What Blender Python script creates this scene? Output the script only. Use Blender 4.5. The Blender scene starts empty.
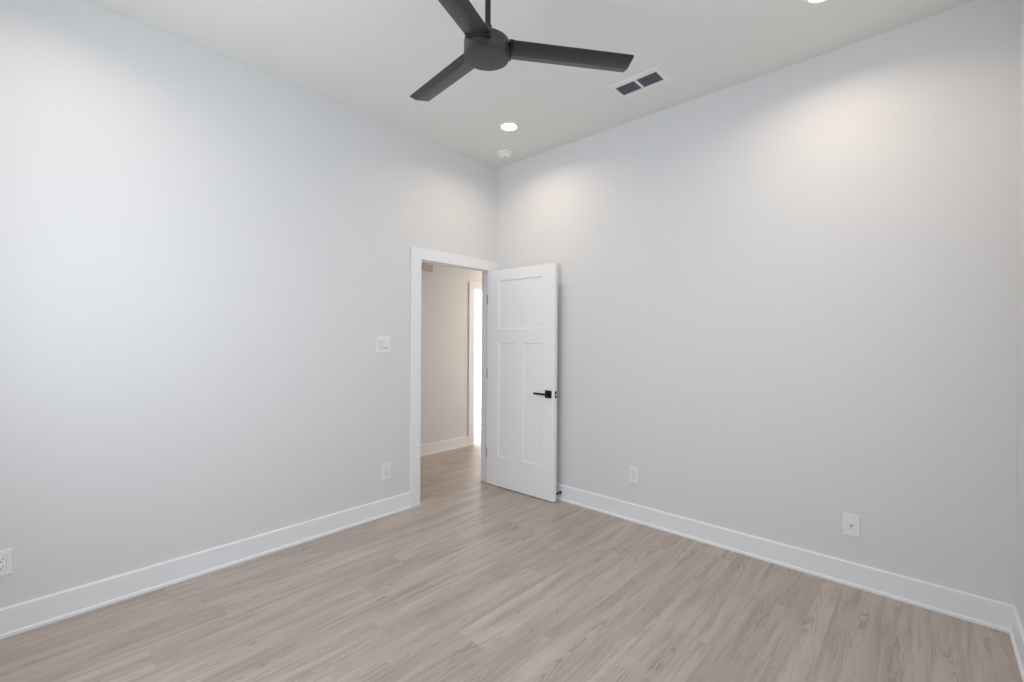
import bpy, bmesh, math
from mathutils import Vector, Matrix

S = bpy.context.scene
COL = S.collection

# ------------------------------------------------------------------ camera
F_PX = 455.47
YAW, ROLL = 0.7403, 0.0057
cam_data = bpy.data.cameras.new('camera')
cam_data.sensor_width = 36.0
cam_data.lens = F_PX / 1024 * 36.0
cam_data.clip_start = 0.02
cam = bpy.data.objects.new('camera', cam_data)
COL.objects.link(cam)
fw = Vector((math.cos(YAW), math.sin(YAW), 0))
rt = Vector((math.sin(YAW), -math.cos(YAW), 0))
up = Vector((0, 0, 1))
r2 = rt * math.cos(ROLL) + up * math.sin(ROLL)
u2 = -rt * math.sin(ROLL) + up * math.cos(ROLL)
m = Matrix((r2, u2, -fw)).transposed().to_4x4()
m.translation = Vector((-3.2034, -3.1297, 1.37))
cam.matrix_world = m
S.camera = cam

# ------------------------------------------------------------------ view, world, daylight
S.view_settings.view_transform = 'Standard'
S.view_settings.look = 'None'
S.view_settings.gamma = 1.0
S.view_settings.use_curve_mapping = False
S.view_settings.exposure = -0.05
S.cycles.max_bounces = 14
S.cycles.diffuse_bounces = 10
S.cycles.sample_clamp_indirect = 8.0

W = bpy.data.worlds.new('sky')
S.world = W
W.use_nodes = True
bg = W.node_tree.nodes['Background']
bg.inputs['Color'].default_value = (0.62, 0.78, 1.0, 1)

H = 3.067          # ceiling height
X0, Y0 = -3.66, -3.44   # far ends of the room; the corner beside the door is the origin

P_WIN = 16       # daylight through the window behind the camera
P_WIN2 = 31  # light of the added side window, for the right wall
P_DOWN_A = 5.0     # lamp by the corner
P_DOWN_B = 5.3     # lamp past the vent
P_DOWN_C = 3.7     # lamp by the left wall
P_DOWN_D = 2.2     # lamp above the camera
LAMP_SPREAD = 150
P_HALL = 16.5
P_SKY = 0.4
P_BATH = 110  # fill panel that brightens the room past the hall
WARM = (1.0, 0.80, 0.61)
DAY = (0.82, 0.90, 1.0)


bg.inputs['Strength'].default_value = P_SKY


def area_light(name, loc, direction, sx, sy, power, color, spread=180, shape='RECTANGLE'):
    d = bpy.data.lights.new(name, 'AREA')
    d.shape = shape
    d.size = sx
    d.size_y = sy
    d.energy = power
    d.color = color
    d.spread = math.radians(spread)
    o = bpy.data.objects.new(name, d)
    COL.objects.link(o)
    o.location = loc
    o.rotation_euler = Vector(direction).to_track_quat('-Z', 'Y').to_euler()
    return o


WIN = (-3.05, -1.05, 0.98, 2.46)       # window_1 in the wall behind the camera: x0 x1 z0 z1
WIN2 = (-2.1, -0.7, 0.98, 2.46)        # window_2, unseen, added in the side wall for its light: y0 y1 z0 z1
area_light('window_daylight', ((WIN[0] + WIN[1]) / 2, Y0 + 0.01, (WIN[2] + WIN[3]) / 2), (0, 1, 0),
           WIN[1] - WIN[0] - .1, WIN[3] - WIN[2] - .1, P_WIN, DAY)
area_light('added_side_window_light', (X0 + 0.01, (WIN2[0] + WIN2[1]) / 2, (WIN2[2] + WIN2[3]) / 2), (1, 0, 0),
           WIN2[1] - WIN2[0] - .1, WIN2[3] - WIN2[2] - .1, P_WIN2, DAY)  # added unseen source, brightens the right wall
area_light('far_room_fill', (0.9, 3.5, 1.6), (0.1, -1, 0), 0.9, 1.3, P_BATH, (1.0, 1.0, 1.0))  # added unseen panel before a windowless wall, brightens the far room


# ------------------------------------------------------------------ materials
def new_mat(name, color=(0.8, 0.8, 0.8), rough=0.5, spec=0.5, metal=0.0, bump=None, emit=None):
    mt = bpy.data.materials.new(name)
    mt.use_nodes = True
    nt = mt.node_tree
    b = nt.nodes['Principled BSDF']
    b.inputs['Base Color'].default_value = (*color, 1)
    b.inputs['Roughness'].default_value = rough
    b.inputs['Specular IOR Level'].default_value = spec
    b.inputs['Metallic'].default_value = metal
    if emit:
        b.inputs['Emission Color'].default_value = (*emit[0], 1)
        b.inputs['Emission Strength'].default_value = emit[1]
    # faint procedural tone variation
    g = nt.nodes.new('ShaderNodeNewGeometry')
    n = nt.nodes.new('ShaderNodeTexNoise')
    n.inputs['Scale'].default_value = bump[0] if bump else 60.0
    n.inputs['Detail'].default_value = 3.0
    nt.links.new(g.outputs['Position'], n.inputs['Vector'])
    if bump:
        bp = nt.nodes.new('ShaderNodeBump')
        bp.inputs['Strength'].default_value = bump[1]
        bp.inputs['Distance'].default_value = 0.002
        nt.links.new(n.outputs['Fac'], bp.inputs['Height'])
        nt.links.new(bp.outputs['Normal'], b.inputs['Normal'])
    else:
        mr = nt.nodes.new('ShaderNodeMapRange')
        mr.inputs['To Min'].default_value = max(0.0, rough - 0.03)
        mr.inputs['To Max'].default_value = min(1.0, rough + 0.03)
        nt.links.new(n.outputs['Fac'], mr.inputs['Value'])
        nt.links.new(mr.outputs['Result'], b.inputs['Roughness'])
    return mt


M_WALL = new_mat('wall_paint', (0.722, 0.724, 0.725), 0.6, 0.3, bump=(260, 0.12))
M_CEIL = new_mat('ceiling_paint', (0.775, 0.772, 0.742), 0.75, 0.2, bump=(260, 0.12))
M_TRIM = new_mat('white_trim_enamel', (0.83, 0.845, 0.865), 0.30, 0.5)
M_DOOR = new_mat('white_door_enamel', (0.885, 0.895, 0.90), 0.36, 0.5)
M_PLASTIC = new_mat('white_plastic', (0.83, 0.83, 0.835), 0.3, 0.5)
M_PLASTIC2 = new_mat('light_grey_plastic', (0.76, 0.76, 0.77), 0.35, 0.5)
M_DETECT = new_mat('detector_white_plastic', (0.90, 0.90, 0.88), 0.35, 0.5)
M_SLOT = new_mat('dark_slot', (0.03, 0.03, 0.03), 0.6, 0.3)
M_GREYSLOT = new_mat('grey_slot', (0.45, 0.45, 0.47), 0.6, 0.3)
M_BLACK = new_mat('matte_black_metal', (0.012, 0.012, 0.013), 0.38, 0.5, 0.3)
M_RUBBER = new_mat('black_rubber', (0.01, 0.01, 0.01), 0.7, 0.3)
M_FAN = new_mat('fan_graphite_paint', (0.046, 0.044, 0.043), 0.40, 0.5, 0.15)
M_ROD = new_mat('fan_downrod_paint', (0.018, 0.020, 0.026), 0.35, 0.5, 0.2)
M_BLADE = new_mat('fan_blade_graphite', (0.026, 0.023, 0.022), 0.36, 0.6, 0.0)
M_GRILLE = new_mat('register_white_metal', (0.80, 0.80, 0.79), 0.45, 0.4)
M_LOUVRE = new_mat('register_grey_louvre', (0.36, 0.37, 0.40), 0.5, 0.4)
M_DUCT_SHADE = new_mat('duct_shade', (0.075, 0.085, 0.105), 0.8, 0.2)  # shade inside the duct, put into the colour
M_LENS = new_mat('lit_lamp_lens', (0.9, 0.9, 0.9), 0.5, 0.3, emit=((1.0, 0.90, 0.78), 9.0))
M_METAL = new_mat('brushed_nickel', (0.55, 0.55, 0.54), 0.35, 0.5, 0.9)
M_BEIGE = new_mat('ivory_plastic', (0.50, 0.46, 0.43), 0.5, 0.4)

M_GLASS = bpy.data.materials.new('window_glass')
M_GLASS.use_nodes = True
_nt = M_GLASS.node_tree
_nt.nodes.clear()
_o = _nt.nodes.new('ShaderNodeOutputMaterial')
_mx = _nt.nodes.new('ShaderNodeMixShader')
_mx.inputs[0].default_value = 0.08
_t = _nt.nodes.new('ShaderNodeBsdfTransparent')
_g = _nt.nodes.new('ShaderNodeBsdfGlossy')
_g.inputs['Roughness'].default_value = 0.02
_nt.links.new(_t.outputs[0], _mx.inputs[1])
_nt.links.new(_g.outputs[0], _mx.inputs[2])
_nt.links.new(_mx.outputs[0], _o.inputs[0])


def floor_material():
    mt = bpy.data.materials.new('greige_oak_planks')
    mt.use_nodes = True
    nt = mt.node_tree
    L = nt.links
    b = nt.nodes['Principled BSDF']

    def val(sock, v):
        if hasattr(v, 'is_output') or isinstance(v, bpy.types.NodeSocket):
            L.new(v, sock)
        else:
            sock.default_value = v

    def mth(op, a, c=0.0, d=0.0):
        n = nt.nodes.new('ShaderNodeMath')
        n.operation = op
        val(n.inputs[0], a)
        val(n.inputs[1], c)
        val(n.inputs[2], d)
        return n.outputs[0]

    def comb(x, y, z=0.0):
        n = nt.nodes.new('ShaderNodeCombineXYZ')
        for i, v in enumerate((x, y, z)):
            val(n.inputs[i], v)
        return n.outputs[0]

    def noise(vec, scale=1.0, detail=3.0, rough=0.5, dist=0.0):
        n = nt.nodes.new('ShaderNodeTexNoise')
        L.new(vec, n.inputs['Vector'])
        n.inputs['Scale'].default_value = scale
        n.inputs['Detail'].default_value = detail
        n.inputs['Roughness'].default_value = rough
        n.inputs['Distortion'].default_value = dist
        return n.outputs['Fac']

    def rng(v, a, c, lo=0.0, hi=1.0):
        n = nt.nodes.new('ShaderNodeMapRange')
        n.interpolation_type = 'SMOOTHSTEP'
        val(n.inputs['Value'], v)
        n.inputs['From Min'].default_value = a
        n.inputs['From Max'].default_value = c
        n.inputs['To Min'].default_value = lo
        n.inputs['To Max'].default_value = hi
        return n.outputs['Result']

    def mix(f, a, c):
        n = nt.nodes.new('ShaderNodeMix')
        n.data_type = 'RGBA'
        val(n.inputs[0], f)
        for i, v in ((6, a), (7, c)):
            if isinstance(v, tuple):
                n.inputs[i].default_value = (*v, 1)
            else:
                L.new(v, n.inputs[i])
        return n.outputs[2]

    geo = nt.nodes.new('ShaderNodeNewGeometry')
    sep = nt.nodes.new('ShaderNodeSeparateXYZ')
    L.new(geo.outputs['Position'], sep.inputs[0])
    x, y = sep.outputs[0], sep.outputs[1]
    PW, PL = 0.182, 1.22
    yr = mth('DIVIDE', mth('ADD', y, 0.05), PW)
    row = mth('FLOOR', yr)
    wn = nt.nodes.new('ShaderNodeTexWhiteNoise')
    wn.noise_dimensions = '1D'
    L.new(row, wn.inputs['W'])
    xs = mth('DIVIDE', mth('ADD', x, mth('MULTIPLY', wn.outputs['Value'], PL)), PL)
    colm = mth('FLOOR', xs)
    wn2 = nt.nodes.new('ShaderNodeTexWhiteNoise')
    wn2.noise_dimensions = '2D'
    L.new(comb(row, colm), wn2.inputs['Vector'])
    sc = nt.nodes.new('ShaderNodeSeparateColor')
    L.new(wn2.outputs['Color'], sc.inputs[0])
    r, g, bb = sc.outputs
    yl = mth('MULTIPLY', mth('SUBTRACT', mth('FRACT', yr), 0.5), PW)
    xl = mth('MULTIPLY', mth('SUBTRACT', mth('FRACT', xs), 0.5), PL)
    off = mth('MULTIPLY', r, 37.0)
    # slow wander of the grain
    wob = noise(comb(mth('ADD', mth('MULTIPLY', x, 2.2), off), mth('MULTIPLY', y, 9.0), off), 1.0, 3.0, 0.55)
    wob2 = noise(comb(mth('ADD', mth('MULTIPLY', x, 9.0), off), mth('MULTIPLY', y, 36.0), off), 1.0, 2.0, 0.5)
    yy = mth('ADD', yl, mth('MULTIPLY', mth('SUBTRACT', g, 0.5), 0.10))
    f = mth('MULTIPLY', mth('MULTIPLY', yy, yy), 950.0)
    sgn = mth('SUBTRACT', mth('MULTIPLY', mth('GREATER_THAN', bb, 0.5), 2.0), 1.0)
    f = mth('ADD', f, mth('MULTIPLY', mth('MULTIPLY', xl, 3.6), sgn))
    f = mth('ADD', f, mth('MULTIPLY', wob, 4.6))
    f = mth('ADD', f, mth('MULTIPLY', wob2, 1.1))
    ring = mth('SINE', mth('MULTIPLY', f, 9.0))
    ring = rng(ring, 0.1, 1.0)
    msk = rng(noise(comb(mth('ADD', mth('MULTIPLY', x, 2.6), off), mth('MULTIPLY', y, 13.0), 3.0), 1.0, 1.0), 0.47, 0.64)
    ring = mth('MULTIPLY', ring, msk)
    streak = noise(comb(mth('ADD', mth('MULTIPLY', x, 2.0), off), mth('MULTIPLY', y, 36.0), off), 1.0, 5.0, 0.6, 0.4)
    broad = noise(comb(mth('ADD', mth('MULTIPLY', x, 0.9), mth('MULTIPLY', r, 0.35)), mth('MULTIPLY', y, 9.0), off), 1.0, 2.0, 0.5)
    fine = noise(comb(mth('ADD', mth('MULTIPLY', x, 9.0), off), mth('MULTIPLY', y, 260.0), off), 1.0, 3.0, 0.6)
    c = mix(rng(broad, 0.3, 0.7), FL_A, FL_B)
    c = mix(mth('MULTIPLY', rng(streak, 0.45, 0.70), 0.62), c, FL_C)
    c = mix(mth('MULTIPLY', ring, 0.52), c, FL_D)
    c = mix(mth('MULTIPLY', rng(fine, 0.5, 0.75), 0.30), c, FL_D)
    fleck = noise(comb(mth('ADD', mth('MULTIPLY', x, 11.0), off), mth('MULTIPLY', y, 95.0), off), 1.0, 2.0, 0.5)
    c = mix(mth('MULTIPLY', mth('MULTIPLY', rng(fleck, 0.62, 0.78), rng(streak, 0.40, 0.60)), 0.55), c, FL_E)
    hsv = nt.nodes.new('ShaderNodeHueSaturation')
    L.new(c, hsv.inputs['Color'])
    L.new(rng(bb, 0.0, 1.0, 0.935, 0.985), hsv.inputs['Value'])
    L.new(rng(g, 0.0, 1.0, 0.85, 1.02), hsv.inputs['Saturation'])
    # seams
    ey = mth('ABSOLUTE', mth('SUBTRACT', mth('FRACT', yr), 0.5))
    ex = mth('ABSOLUTE', mth('SUBTRACT', mth('FRACT', xs), 0.5))
    seam = mth('MAXIMUM', mth('GREATER_THAN', ey, 0.5 - 0.0009 / PW), mth('GREATER_THAN', ex, 0.5 - 0.0011 / PL))
    c = mix(mth('MULTIPLY', seam, 0.15), hsv.outputs['Color'], (0.16, 0.13, 0.11))
    L.new(c, b.inputs['Base Color'])
    L.new(rng(fine, 0.2, 0.8, 0.34, 0.43), b.inputs['Roughness'])
    b.inputs['Specular IOR Level'].default_value = 0.5
    bp = nt.nodes.new('ShaderNodeBump')
    bp.inputs['Strength'].default_value = 0.12
    bp.inputs['Distance'].default_value = 0.001
    L.new(mth('SUBTRACT', 1.0, mth('MAXIMUM', seam, mth('MULTIPLY', fine, 0.5))), bp.inputs['Height'])
    L.new(bp.outputs['Normal'], b.inputs['Normal'])
    return mt


FL_A = (0.425, 0.355, 0.305)
FL_B = (0.520, 0.455, 0.405)
FL_C = (0.320, 0.262, 0.220)
FL_E = (0.150, 0.118, 0.098)
FL_D = (0.245, 0.195, 0.160)
M_FLOOR = floor_material()


# ------------------------------------------------------------------ mesh helpers
def box(bm, x0, x1, y0, y1, z0, z1, bev=0.0, seg=2):
    vs = [bm.verts.new((x, y, z)) for x in (x0, x1) for y in (y0, y1) for z in (z0, z1)]
    idx = ((0, 1, 3, 2), (4, 6, 7, 5), (0, 4, 5, 1), (2, 3, 7, 6), (0, 2, 6, 4), (1, 5, 7, 3))
    fs = [bm.faces.new([vs[i] for i in q]) for q in idx]
    if bev > 0:
        es = list({e for f in fs for e in f.edges})
        bmesh.ops.bevel(bm, geom=es, offset=bev, segments=seg, profile=0.5, affect='EDGES')


def lathe(bm, prof, seg=48, mat=None, cap0=True, cap1=True):
    """prof: list of (r, z), revolved about z."""
    rings = []
    for r, z in prof:
        rings.append([bm.verts.new((r * math.cos(2 * math.pi * i / seg), r * math.sin(2 * math.pi * i / seg), z))
                      for i in range(seg)])
    for a, b in zip(rings, rings[1:]):
        for i in range(seg):
            j = (i + 1) % seg
            bm.faces.new((a[i], a[j], b[j], b[i]))
    if cap0:
        bm.faces.new(list(reversed(rings[0])))
    if cap1:
        bm.faces.new(rings[-1])


def obj(name, bm, mat, parent=None, loc=(0, 0, 0), smooth=False, kind=None, rotz=0.0, mtx=None):
    bmesh.ops.recalc_face_normals(bm, faces=bm.faces[:])
    if mtx is not None:
        bm.transform(mtx)
    me = bpy.data.meshes.new(name)
    bm.to_mesh(me)
    bm.free()
    me.materials.append(mat)
    if smooth:
        me.polygons.foreach_set('use_smooth', [True] * len(me.polygons))
        me.set_sharp_from_angle(angle=math.radians(35))
    o = bpy.data.objects.new(name, me)
    COL.objects.link(o)
    o.location = loc
    o.rotation_euler = (0, 0, rotz)
    if parent:
        o.parent = parent
    if kind:
        o['kind'] = kind
    return o


def thing(name, label, cat, loc=(0, 0, 0), rotz=0.0, group=None, kind=None):
    o = bpy.data.objects.new(name, None)
    o.empty_display_size = 0.05
    COL.objects.link(o)
    o.location = loc
    o.rotation_euler = (0, 0, rotz)
    o['label'] = label
    if cat:
        o['category'] = cat
    if group:
        o['group'] = group
    if kind:
        o['kind'] = kind
    return o


def boxes(*bs, bev=0.0):
    bm = bmesh.new()
    for b in bs:
        box(bm, *b, bev=bev)
    return bm


# ------------------------------------------------------------------ room shell
T = 0.104
JL, JR, JH = -0.911, -0.099, 2.050       # door opening between the jambs
HL = 1.30                                # far wall of the hall
BX0, BX1 = 0.897, 1.62                   # opening in the hall wall
EX = 1.64                                # end wall seen in the room past the hall
obj('floor', boxes((X0 - T, 2.7, Y0 - T, 3.7, -0.12, 0.0)), M_FLOOR, kind='structure')

bm = bmesh.new()
holes = [(-0.565, -0.675), (-0.570, -2.748), (-3.09, -0.675), (-3.09, -2.74)]
box(bm, X0 - T, 0.0 + T, Y0 - T, T, H, H + 0.12)
obj('ceiling', bm, M_CEIL, kind='structure')

obj('wall_left', boxes((X0 - T, JL - 0.019, 0, T, 0, H), (JR + 0.019, 0.0, 0, T, 0, H),
                       (JL - 0.019, JR + 0.019, 0, T, JH + 0.019, H)), M_WALL, kind='structure')
obj('wall_right', boxes((0, T, Y0 - T, T, 0, H)), M_WALL, kind='structure')
w = WIN
obj('wall_back', boxes((X0, w[0], Y0 - T, Y0, 0, H), (w[1], 0, Y0 - T, Y0, 0, H),
                       (w[0], w[1], Y0 - T, Y0, 0, w[2]), (w[0], w[1], Y0 - T, Y0, w[3], H)), M_WALL, kind='structure')
w = WIN2
obj('wall_side', boxes((X0 - T, X0, Y0 - T, w[0], 0, H), (X0 - T, X0, w[1], 0, 0, H),
                       (X0 - T, X0, w[0], w[1], 0, w[2]), (X0 - T, X0, w[0], w[1], w[3], H)), M_WALL, kind='structure')


def window(n, ax, a0, a1, z0, z1, plane):
    t = thing('window_%d' % n, 'unseen white framed window behind the viewpoint', None, kind='structure')

    def bxs(*rs, bev=0.002):
        b_ = bmesh.new()
        for (p, q, z, zz, d0, d1) in rs:
            if ax == 'x':
                box(b_, p, q, plane - d1, plane - d0, z, zz, bev)
            else:
                box(b_, plane - d1, plane - d0, p, q, z, zz, bev)
        return b_
    k = 0.045
    mid = (z0 + z1) / 2
    obj('window_frame', bxs((a0, a0 + k, z0, z1, .05, .10), (a1 - k, a1, z0, z1, .05, .10), (a0 + k, a1 - k, z0, z0 + k, .05, .10),
                            (a0 + k, a1 - k, z1 - k, z1, .05, .10), (a0 + k, a1 - k, mid - .02, mid + .02, .05, .10)), M_TRIM, t)
    obj('window_pane', bxs((a0 + k, a1 - k, z0 + k, mid - .02, .072, .078), (a0 + k, a1 - k, mid + .02, z1 - k, .072, .078), bev=0), M_GLASS, t)
    obj('window_sill', bxs((a0 + .001, a1 - .001, z0, z0 + .018, -.03, .05)), M_TRIM, t)


window(1, 'x', *WIN, Y0)
window(2, 'y', *WIN2, X0)

# hall and the room past it
obj('wall_hall_far', boxes((-2.2, BX0 - .019, HL, HL + T, 0, 2.75), (BX1, 2.7, HL, HL + T, 0, 2.75),
                           (BX0 - .019, BX1, HL, HL + T, 2.069, 2.75)), M_WALL, kind='structure')
obj('wall_hall_near', boxes((T, 2.7, 0, T, 0, 2.75)), M_WALL, kind='structure')
obj('wall_hall_end', boxes((-2.2 - T, -2.2, T, HL + T, 0, 2.75)), M_WALL, kind='structure')
obj('wall_hall_right', boxes((2.7, 2.7 + T, 0, HL + T, 0, 2.75)), M_WALL, kind='structure')
obj('ceiling_hall', boxes((-2.2 - T, 2.7 + T, T, 3.7, 2.75, 2.87)), M_CEIL, kind='structure')
obj('wall_far_room_right', boxes((EX, EX + T, HL + T, 3.7, 0, 2.75)), M_WALL, kind='structure')
obj('wall_far_room_left', boxes((0.1, 0.1 + T, HL + T, 3.7, 0, 2.75)), M_WALL, kind='structure')
obj('wall_far_room_back', boxes((0.1 + T, EX, 3.6, 3.7, 0, 2.75)), M_WALL, kind='structure')


# baseboards: board with an eased top plus a shoe moulding at the floor
def baseboard(name, p0, p1, nrm, ext0=0.0, ext1=0.0):
    """from p0 to p1 along the wall face; nrm points into the room."""
    p0, p1, nv = Vector((*p0, 0)), Vector((*p1, 0)), Vector((*nrm, 0))
    prof_b = [(0, 0.0), (.0135, 0.0), (.0135, .1255), (.0115, .1300), (.0085, .1315), (0, .1315)]
    prof_s = [(.0136, 0.0), (.0226, 0.0), (.0226, .010), (.0215, .0145), (.0185, .0175), (.0136, .0185)]

    def sweep(prof):
        b_ = bmesh.new()
        d = (p1 - p0).normalized()
        A = [b_.verts.new(p0 + d * (ext0 * q[0]) + nv * q[0] + Vector((0, 0, q[1]))) for q in prof]
        B = [b_.verts.new(p1 - d * (ext1 * q[0]) + nv * q[0] + Vector((0, 0, q[1]))) for q in prof]
        n = len(prof)
        for i in range(n):
            j = (i + 1) % n
            b_.faces.new((A[i], A[j], B[j], B[i]))
        b_.faces.new(A[::-1])
        b_.faces.new(B)
        return b_
    o = obj(name, sweep(prof_b), M_TRIM, kind='structure')
    obj('shoe_moulding', sweep(prof_s), M_TRIM, o)
    return o


CW, CT = 0.094, 0.018     # casing width, thickness
baseboard('baseboard_left', (X0, 0), (JL - .006 - CW, 0), (0, -1), 1, 0)
baseboard('baseboard_right', (0, 0), (0, Y0), (-1, 0), 0, 1)
baseboard('baseboard_back', (0, Y0), (X0, Y0), (0, 1), 1, 1)
baseboard('baseboard_side', (X0, Y0), (X0, 0), (1, 0), 1, 1)
baseboard('baseboard_hall', (-2.2, HL), (BX0 - .006 - CW, HL), (0, -1))
baseboard('baseboard_far_room', (EX, 3.6), (EX, HL + T), (-1, 0))


def casing(bm, x0, x1, zt, ya, yb, w_=CW, left=True, right=True, wr=None):
    wr = wr or w_
    if left:
        box(bm, x0 - w_, x0, ya, yb, 0, zt, bev=.002)
    if right:
        box(bm, x1, x1 + wr, ya, yb, 0, zt, bev=.002)
    box(bm, x0 - w_, x1 + wr, ya, yb, zt, zt + w_, bev=.002)


# trim_1: white jamb and casing of the bedroom doorway
t1 = thing('trim_1', 'white casing and jambs around the open doorway', None, kind='structure')
bm = bmesh.new()
casing(bm, JL - .006, JR + .006, JH - .006, -CT, 0, wr=.0925)
obj('door_casing', bm, M_TRIM, t1)
bm = bmesh.new()
casing(bm, JL - .006, JR + .006, JH - .006, T, T + .014)
obj('hall_side_casing', bm, M_TRIM, t1)
bm = boxes((JL - .019, JL, 0, T, 0, JH), (JR, JR + .019, 0, T, 0, JH), (JL - .019, JR + .019, 0, T, JH, JH + .019))
obj('door_jamb', bm, M_TRIM, t1)
bm = boxes((JL, JL + .011, .040, .075, 0, JH - .011), (JR - .011, JR, .040, .075, 0, JH - .011),
           (JL, JR, .040, .075, JH - .011, JH), bev=.001)
obj('door_stop_moulding', bm, M_TRIM, t1)
bm = boxes((JL - .0005, JL + .0015, .008, .036, .88, .94), bev=.0005)
box(bm, JL - .008, JL + .0015, -.0025, .009, .892, .925, .001)
obj('strike_plate', bm, M_BLACK, t1)

# trim_2: casing of the opening across the hall
t2 = thing('trim_2', 'white casing around the bright opening across the hall', None, kind='structure')
bm = bmesh.new()
casing(bm, BX0 - .006, BX1 + .006, 2.044, HL - CT, HL)
obj('door_casing', bm, M_TRIM, t2)
obj('door_jamb', boxes((BX0 - .019, BX0, HL, HL + T, 0, 2.05), (BX1 - .019, BX1, HL, HL + T, 0, 2.05), (BX0, BX1 - .019, HL, HL + T, 2.05, 2.069)), M_TRIM, t2)

# ------------------------------------------------------------------ door_1: the open three-panel door
DW, DH, DT = 0.787, 2.028, 0.035
door = thing('door_1', 'white three panel shaker door standing open against the wall, black lever handle', None,
             (-0.139, -0.012, 0.008), math.radians(1.7) - math.pi / 2, kind='structure')
# local frame: +x along the slab from hinge to latch, y=0 visible face (faces -y), slab towards +y


def door_slab():
    bm = bmesh.new()
    rec = 0.0060
    st, p2a, p3a = 0.142, 0.347, 0.443
    x0, x1 = st, DW - st
    zA0, zA1 = 1.475, 1.925
    zB0, zB1 = 0.285, 1.345
    ch = 0.0060
    # core
    box(bm, 0.002, DW - .002, rec, DT - rec, 0.002, DH - .002)
    for y0_, y1_ in ((0.0, rec + .001), (DT - rec - .001, DT)):
        pieces = [(0, x0, 0, DH), (x1, DW, 0, DH), (x0, x1, 0, zB0), (x0, x1, zB1, zA0), (x0, x1, zA1, DH), (p2a, p3a, zB0, zB1)]
        for a, b_, c, d in pieces:
            box(bm, a, b_, y0_, y1_, c, d)
    # small bevelled sticking around each panel
    for (a, b_, c, d) in ((x0, x1, zA0, zA1), (x0, p2a, zB0, zB1), (p3a, x1, zB0, zB1)):
        for side in (0, 1):
            yo, yi = (0.0, rec) if side == 0 else (DT, DT - rec)
            o_ = [(a, c), (b_, c), (b_, d), (a, d)]
            i_ = [(a + ch, c + ch), (b_ - ch, c + ch), (b_ - ch, d - ch), (a + ch, d - ch)]
            O = [bm.verts.new((p[0], yo, p[1])) for p in o_]
            I = [bm.verts.new((p[0], yi, p[1])) for p in i_]
            for k in range(4):
                j = (k + 1) % 4
                bm.faces.new((O[k], O[j], I[j], I[k]))
    return bm


obj('door_slab', door_slab(), M_DOOR, door)
hz = 0.909


def handle(side):
    s = -1 if side == 0 else 1
    yb = 0 if side == 0 else DT
    bm = bmesh.new()
    ux = DW - .062
    y_ = sorted((yb, yb + s * .009))
    box(bm, ux - .0325, ux + .0325, y_[0], y_[1], hz - .0325, hz + .0325, .0015)
    b2 = bmesh.new()
    lathe(b2, [(.012, 0), (.012, .040)], 20)
    mt = Matrix.Translation((ux, yb + s * .008, hz)) @ Matrix.Rotation(-s * math.pi / 2, 4, 'X')
    b2.transform(mt)
    me = bpy.data.meshes.new('tmp')
    b2.to_mesh(me)
    b2.free()
    bm.from_mesh(me)
    bpy.data.meshes.remove(me)
    y_ = sorted((yb + s * .034, yb + s * .046))
    b3x0 = ux - .132
    box(bm, b3x0, ux + .011, y_[0], y_[1], hz - .0085, hz + .0085, .002)
    return bm


h0 = obj('door_handle', handle(0), M_BLACK, door)
h0['label'] = 'matte black square rose with lever'
obj('door_handle', handle(1), M_BLACK, door)
bm = boxes((DW - .0005, DW + .0015, .005, .030, hz - .028, hz + .028), bev=.0005)
obj('latch_plate', bm, M_BLACK, door)
bm = boxes((DW + .001, DW + .010, .009, .026, hz - .009, hz + .009), bev=.002)
obj('latch_bolt', bm, M_METAL, door)
for z in (0.29, 1.05, 1.755):
    bm = bmesh.new()
    lathe(bm, [(.003, -.046), (.0042, -.045), (.0042, .045), (.003, .046)], 16)
    box(bm, -.0008, .0008, -.002, .028, -.044, .044)
    obj('hinge', bm, M_BLACK, door, (-.006, DT + .001 - .035 + .004, z), smooth=True)

# ------------------------------------------------------------------ ceiling fan
FZ = 2.60
fan = thing('ceiling_fan', 'dark graphite three blade ceiling fan hanging on a slim downrod', 'ceiling fan', (-1.816, -1.709, H))
nrm = Vector((-0.0235, -0.0586, 1)).normalized()
e1 = Vector((1, 0, 0.0235)).normalized()
e2 = nrm.cross(e1)
tilt = Matrix((e1, e2, nrm)).transposed().to_4x4()
base = Matrix.Translation((0, 0, FZ - H)) @ tilt
hub = Matrix.Translation((-.005, .003, -.005)) @ base     # local frame at the centre of the bottom disc

bm = bmesh.new()
lathe(bm, [(.020, -.052), (.058, -.046), (.066, -.036), (.068, 0.0)], 48)
obj('canopy', bm, M_FAN, fan, smooth=True)
bm = bmesh.new()
lathe(bm, [(.0125, -.34), (.0125, -.045)], 24)
obj('downrod', bm, M_ROD, fan, smooth=True)
bm = bmesh.new()
lathe(bm, [(.0965, .004), (.0985, .0055), (.0985, .070), (.0965, .075), (.090, .080), (.050, .106), (.030, .117), (.021, .124), (.0195, .140), (.0145, .143)], 64)
obj('motor_housing', bm, M_FAN, fan, smooth=True, mtx=hub)
bm = bmesh.new()
lathe(bm, [(.0935, -.0005), (.0960, .0), (.0975, .0015), (.0975, .004)], 64)
obj('bottom_cap', bm, M_FAN, fan, smooth=True, mtx=hub)


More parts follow.
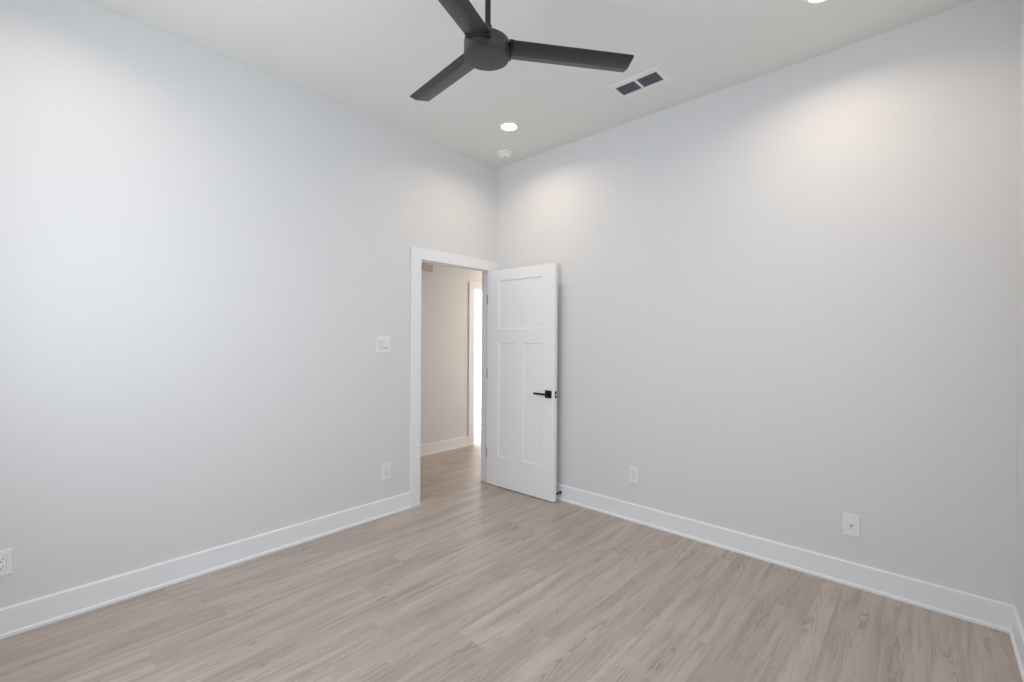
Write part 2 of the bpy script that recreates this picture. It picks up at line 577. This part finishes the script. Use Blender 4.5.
def blade_mesh():
    bm = bmesh.new()
    R0, R1, SM, SP, cr = 0.106, 0.646, -0.0599, 0.0600, 0.009
    n = 40
    rs = [R0 + (R1 - cr - R0) * i / 20 for i in range(21)] + [R1 - cr + cr * math.sin(math.pi / 2 * i / 8) for i in range(1, 9)]
    prof = [(SM, .0010), (SM, -.0010), (SM + .003, -.0030), (.022, -.0062), (.0250, -.0050), (SP, .0060), (SP, .0075), (.0, .0085)]
    rings = []
    for r_ in rs:
        inset = 0.0
        if r_ > R1 - cr:
            inset = cr - math.sqrt(max(0, cr * cr - (r_ - (R1 - cr)) ** 2))
        ring_ = []
        for s, z in prof:
            ss = min(max(s, SM + inset), SP - inset)
            ring_.append(bm.verts.new((r_, ss, z)))
        rings.append(ring_)
    k = len(prof)
    for a, b_ in zip(rings, rings[1:]):
        for i in range(k):
            j = (i + 1) % k
            bm.faces.new((a[i], a[j], b_[j], b_[i]))
    bm.faces.new(rings[0][::-1])
    bm.faces.new(rings[-1])
    return bm


for k in range(3):
    ang = -0.6826 + k * 2 * math.pi / 3
    mt = base @ Matrix.Rotation(ang, 4, 'Z') @ Matrix.Translation((0, 0, .0444)) @ Matrix.Rotation(-0.1724, 4, 'X')
    bl = obj('blade', blade_mesh(), M_BLADE, fan, smooth=True, mtx=mt)
    bm = boxes((.086, .109, -.0585, .0560, -.0085, .0065), bev=.003)
    obj('blade_bracket', bm, M_BLACK, bl, smooth=True, mtx=mt)


# ------------------------------------------------------------------ recessed lights
def downlight(name, label, loc, power, spread=LAMP_SPREAD, group=None):
    t = thing(name, label, 'ceiling light', loc, group=group)
    bm = bmesh.new()
    lathe(bm, [(.058, -.0005), (.060, -.004), (.066, -.0075), (.083, -.0050), (.0855, -.0003)], 56, cap0=False, cap1=False)
    obj('trim_ring', bm, M_GRILLE, t, smooth=True)
    bm = bmesh.new()
    lathe(bm, [(.0595, -.0006), (.0595, -.0022)], 56)
    obj('lens', bm, M_LENS, t, smooth=True)
    d = bpy.data.lights.new('lamp', 'AREA')
    d.shape = 'DISK'
    d.size = 0.11
    d.energy = power
    d.color = WARM
    d.spread = math.radians(spread)
    o = bpy.data.objects.new('lamp', d)
    COL.objects.link(o)
    o.parent = t
    o.location = (0, 0, -.009)
    return t


downlight('recessed_light', 'round lit recessed ceiling light nearest the corner and the smoke detector', (holes[0][0], holes[0][1], H), P_DOWN_A)
downlight('recessed_light', 'lit recessed ceiling light beyond the vent, cut by the top edge of the photo', (holes[1][0], holes[1][1], H), P_DOWN_B)
downlight('recessed_light', 'recessed ceiling light out of view above the wall with the outlets', (holes[2][0], holes[2][1], H), P_DOWN_C)
downlight('recessed_light', 'recessed ceiling light out of view directly above the viewpoint', (holes[3][0], holes[3][1], H), P_DOWN_D)
downlight('recessed_light', 'recessed ceiling light in the hall beyond the doorway', (1.75, 0.68, 2.75), P_HALL, 160)

# ------------------------------------------------------------------ smoke detector
t = thing('smoke_detector', 'round white smoke detector on the ceiling in the corner', 'smoke detector', (-0.222, -0.302, H))
bm = bmesh.new()
lathe(bm, [(.069, -.0003), (.069, -.009), (.067, -.012), (.056, -.0125)], 48)
obj('mounting_base', bm, M_DETECT, t, smooth=True)
bm = bmesh.new()
lathe(bm, [(.050, -.0125), (.050, -.018), (.056, -.019), (.057, -.027), (.053, -.034), (.040, -.039), (.016, -.0405)], 48)
for i in range(10):
    a = 2 * math.pi * i / 10
    b2 = bmesh.new()
    box(b2, .047, .0575, -.003, .003, -.0195, -.0125)
    b2.transform(Matrix.Rotation(a, 4, 'Z'))
    me = bpy.data.meshes.new('tmp')
    b2.to_mesh(me)
    b2.free()
    bm.from_mesh(me)
    bpy.data.meshes.remove(me)
obj('sensor_head', bm, M_DETECT, t, smooth=True)
bm = bmesh.new()
lathe(bm, [(.012, -.0395), (.012, -.0425), (.010, -.0435)], 24)
obj('test_button', bm, M_GREYSLOT, t, smooth=True)

# ------------------------------------------------------------------ ceiling air register
t = thing('air_vent', 'white rectangular ceiling register with two banks of grey louvres', 'vent', (-0.437, -1.722, H))
hx, hy = .103, .176
ix, iy = .061, .143
bm = bmesh.new()
zt, zb = -.0003, -.007


def frame(bm, hx, hy, ix, iy, zt, zb):
    o_ = [(-hx, -hy), (hx, -hy), (hx, hy), (-hx, hy)]
    m_ = [(-hx + .008, -hy + .008), (hx - .008, -hy + .008), (hx - .008, hy - .008), (-hx + .008, hy - .008)]
    i_ = [(-ix, -iy), (ix, -iy), (ix, iy), (-ix, iy)]
    R = [[bm.verts.new((p[0], p[1], z)) for p in q] for q, z in ((o_, zt), (o_, zt - .002), (m_, zb), (i_, zb), (i_, zt))]
    for a, b_ in zip(R, R[1:] + R[:1]):
        for k in range(4):
            j = (k + 1) % 4
            bm.faces.new((a[k], a[j], b_[j], b_[k]))


frame(bm, hx, hy, ix, iy, zt, zb)
box(bm, -ix, ix, -.008, .008, zb, -.001)
obj('register_frame', bm, M_GRILLE, t)
for sy in (-1, 1):
    bm = bmesh.new()
    y0_, y1_ = sorted((sy * .008, sy * iy))
    for k in range(6):
        xx = -ix + (k + .5) * 2 * ix / 6
        b2 = bmesh.new()
        box(b2, -.0058, .0058, y0_, y1_, -.0005, .0005)
        b2.transform(Matrix.Translation((xx, 0, -.0055)) @ Matrix.Rotation(math.radians(-22), 4, 'Y'))
        me = bpy.data.meshes.new('tmp')
        b2.to_mesh(me)
        b2.free()
        bm.from_mesh(me)
        bpy.data.meshes.remove(me)
    obj('louvre_bank', bm, M_LOUVRE, t)
obj('duct_shade_sheet', boxes((-ix, ix, -iy, iy, -.0009, -.0003)), M_DUCT_SHADE, t)  # dark sheet in place of the shaded depth behind the louvres


# ------------------------------------------------------------------ wall plates (local: x across, z up, front faces -y)
def plate(name, label, cat, loc, rotz, w_=.077, h_=.124):
    t = thing(name, label, cat, loc, rotz)
    bm = boxes((-w_ / 2, w_ / 2, -.0062, -.0002, -h_ / 2, h_ / 2), bev=.0025)
    obj('wall_plate', bm, M_PLASTIC, t)
    return t


def rect_ring(w_, h_, th, y0_, y1_, cx=0, cz=0):
    return boxes((cx - w_ / 2, cx + w_ / 2, y0_, y1_, cz + h_ / 2 - th, cz + h_ / 2), (cx - w_ / 2, cx + w_ / 2, y0_, y1_, cz - h_ / 2, cz - h_ / 2 + th),
                 (cx - w_ / 2, cx - w_ / 2 + th, y0_, y1_, cz - h_ / 2 + th, cz + h_ / 2 - th), (cx + w_ / 2 - th, cx + w_ / 2, y0_, y1_, cz - h_ / 2 + th, cz + h_ / 2 - th))


def outlet(label, loc, rotz, w_=.077, h_=.124):
    t = plate('electrical_outlet', label, 'outlet', loc, rotz, w_, h_)
    obj('receptacle_gap', rect_ring(.0355, .0690, .0012, -.0066, -.0060), M_GREYSLOT, t)
    bm = boxes((-.0165, .0165, -.0078, -.0050, -.0333, .0333), bev=.001)
    rc = obj('receptacle', bm, M_PLASTIC, t)
    for cz in (.0165, -.0165):
        b_ = boxes((-.0080, -.0058, -.0081, -.0070, cz - .002, cz + .0065), (.0052, .0074, -.0081, -.0070, cz - .001, cz + .0060))
        box(b_, -.0026, .0026, -.0081, -.0070, cz - .0105, cz - .0058, .0005)
        obj('slots', b_, M_SLOT, rc)
    for cz in (.0485, -.0485):
        obj('plate_screw', boxes((-.003, .003, -.0066, -.0058, cz - .003, cz + .003), bev=.0002), M_PLASTIC2, t)
    return t


outlet('white electrical outlet low on the wall between doorway casing and the far outlet', (-1.232, 0, .347), 0)
outlet('white electrical outlet above the baseboard at the left edge of the photo', (-3.238, 0, .339), 0, .071, .116)
outlet('white electrical outlet low on the wall beside the open door', (0, -1.474, .353), math.pi / 2 * -1)
t = plate('cable_jack', 'white coaxial cable wall plate with a small dark centre jack', 'wall jack', (0, -2.813, .339), -math.pi / 2, .080, .122)
for o_ in t.children:
    pass
b2 = bmesh.new()
lathe(b2, [(.0075, 0), (.0075, .002), (.0048, .0025), (.0048, .009), (.0040, .010)], 20)
obj('coaxial_jack', b2, M_GREYSLOT, t, smooth=True, mtx=Matrix.Translation((0, -.006, 0)) @ Matrix.Rotation(math.pi / 2, 4, 'X'))
for cz in (.0485, -.0485):
    obj('plate_screw', boxes((-.003, .003, -.0066, -.0058, cz - .003, cz + .003), bev=.0002), M_PLASTIC2, t)

t = plate('light_switch', 'white two gang wall switch plate beside the doorway casing', 'light switch', (-1.262, 0, 1.335), 0, .125, .125)
for cx in (-.023, .023):
    obj('switch_gap', rect_ring(.0355, .0690, .0012, -.0066, -.0060, cx), M_GREYSLOT, t)
# left gang: two stacked small rockers; right gang: paddle with a small dimmer
bm = boxes((-.0395, -.0065, -.0078, -.0050, .0010, .0333), (-.0395, -.0065, -.0078, -.0050, -.0333, -.0010), bev=.001)
obj('rocker', bm, M_PLASTIC2, t)
for cz in (.017, -.017):
    obj('toggle', boxes((-.030, -.016, -.0115, -.0070, cz - .006, cz + .006), bev=.0015), M_PLASTIC2, t)
bm = boxes((.0065, .0395, -.0088, -.0050, -.0170, .0333), bev=.001)
obj('paddle', bm, M_PLASTIC, t)
obj('dimmer_slide', boxes((.0100, .0300, -.0082, -.0050, -.0300, -.0200), bev=.001), M_GREYSLOT, t)

# ------------------------------------------------------------------ door stop on the baseboard behind the door
t = thing('door_bumper', 'small black door stop on the baseboard behind the open door', 'door stop', (-.0135, -.792, .066))
rot = Matrix.Rotation(-math.pi / 2, 4, 'Y')
bm = bmesh.new()
lathe(bm, [(.0125, 0), (.0125, .004), (.006, .007), (.0055, .040)], 24)
obj('stem', bm, M_BLACK, t, smooth=True, mtx=rot)
bm = bmesh.new()
lathe(bm, [(.0095, .038), (.0105, .041), (.0105, .050), (.008, .054)], 24)
obj('rubber_tip', bm, M_RUBBER, t, smooth=True, mtx=rot)

# ------------------------------------------------------------------ chime box high on the hall wall
t = thing('door_chime', 'small ivory chime box high on the hall wall, glimpsed under the door head', 'door chime', (0.085, HL, 2.238))
obj('chime_cover', boxes((-.105, .105, -.045, -.0003, -.038, .038), bev=.006), M_BEIGE, t)
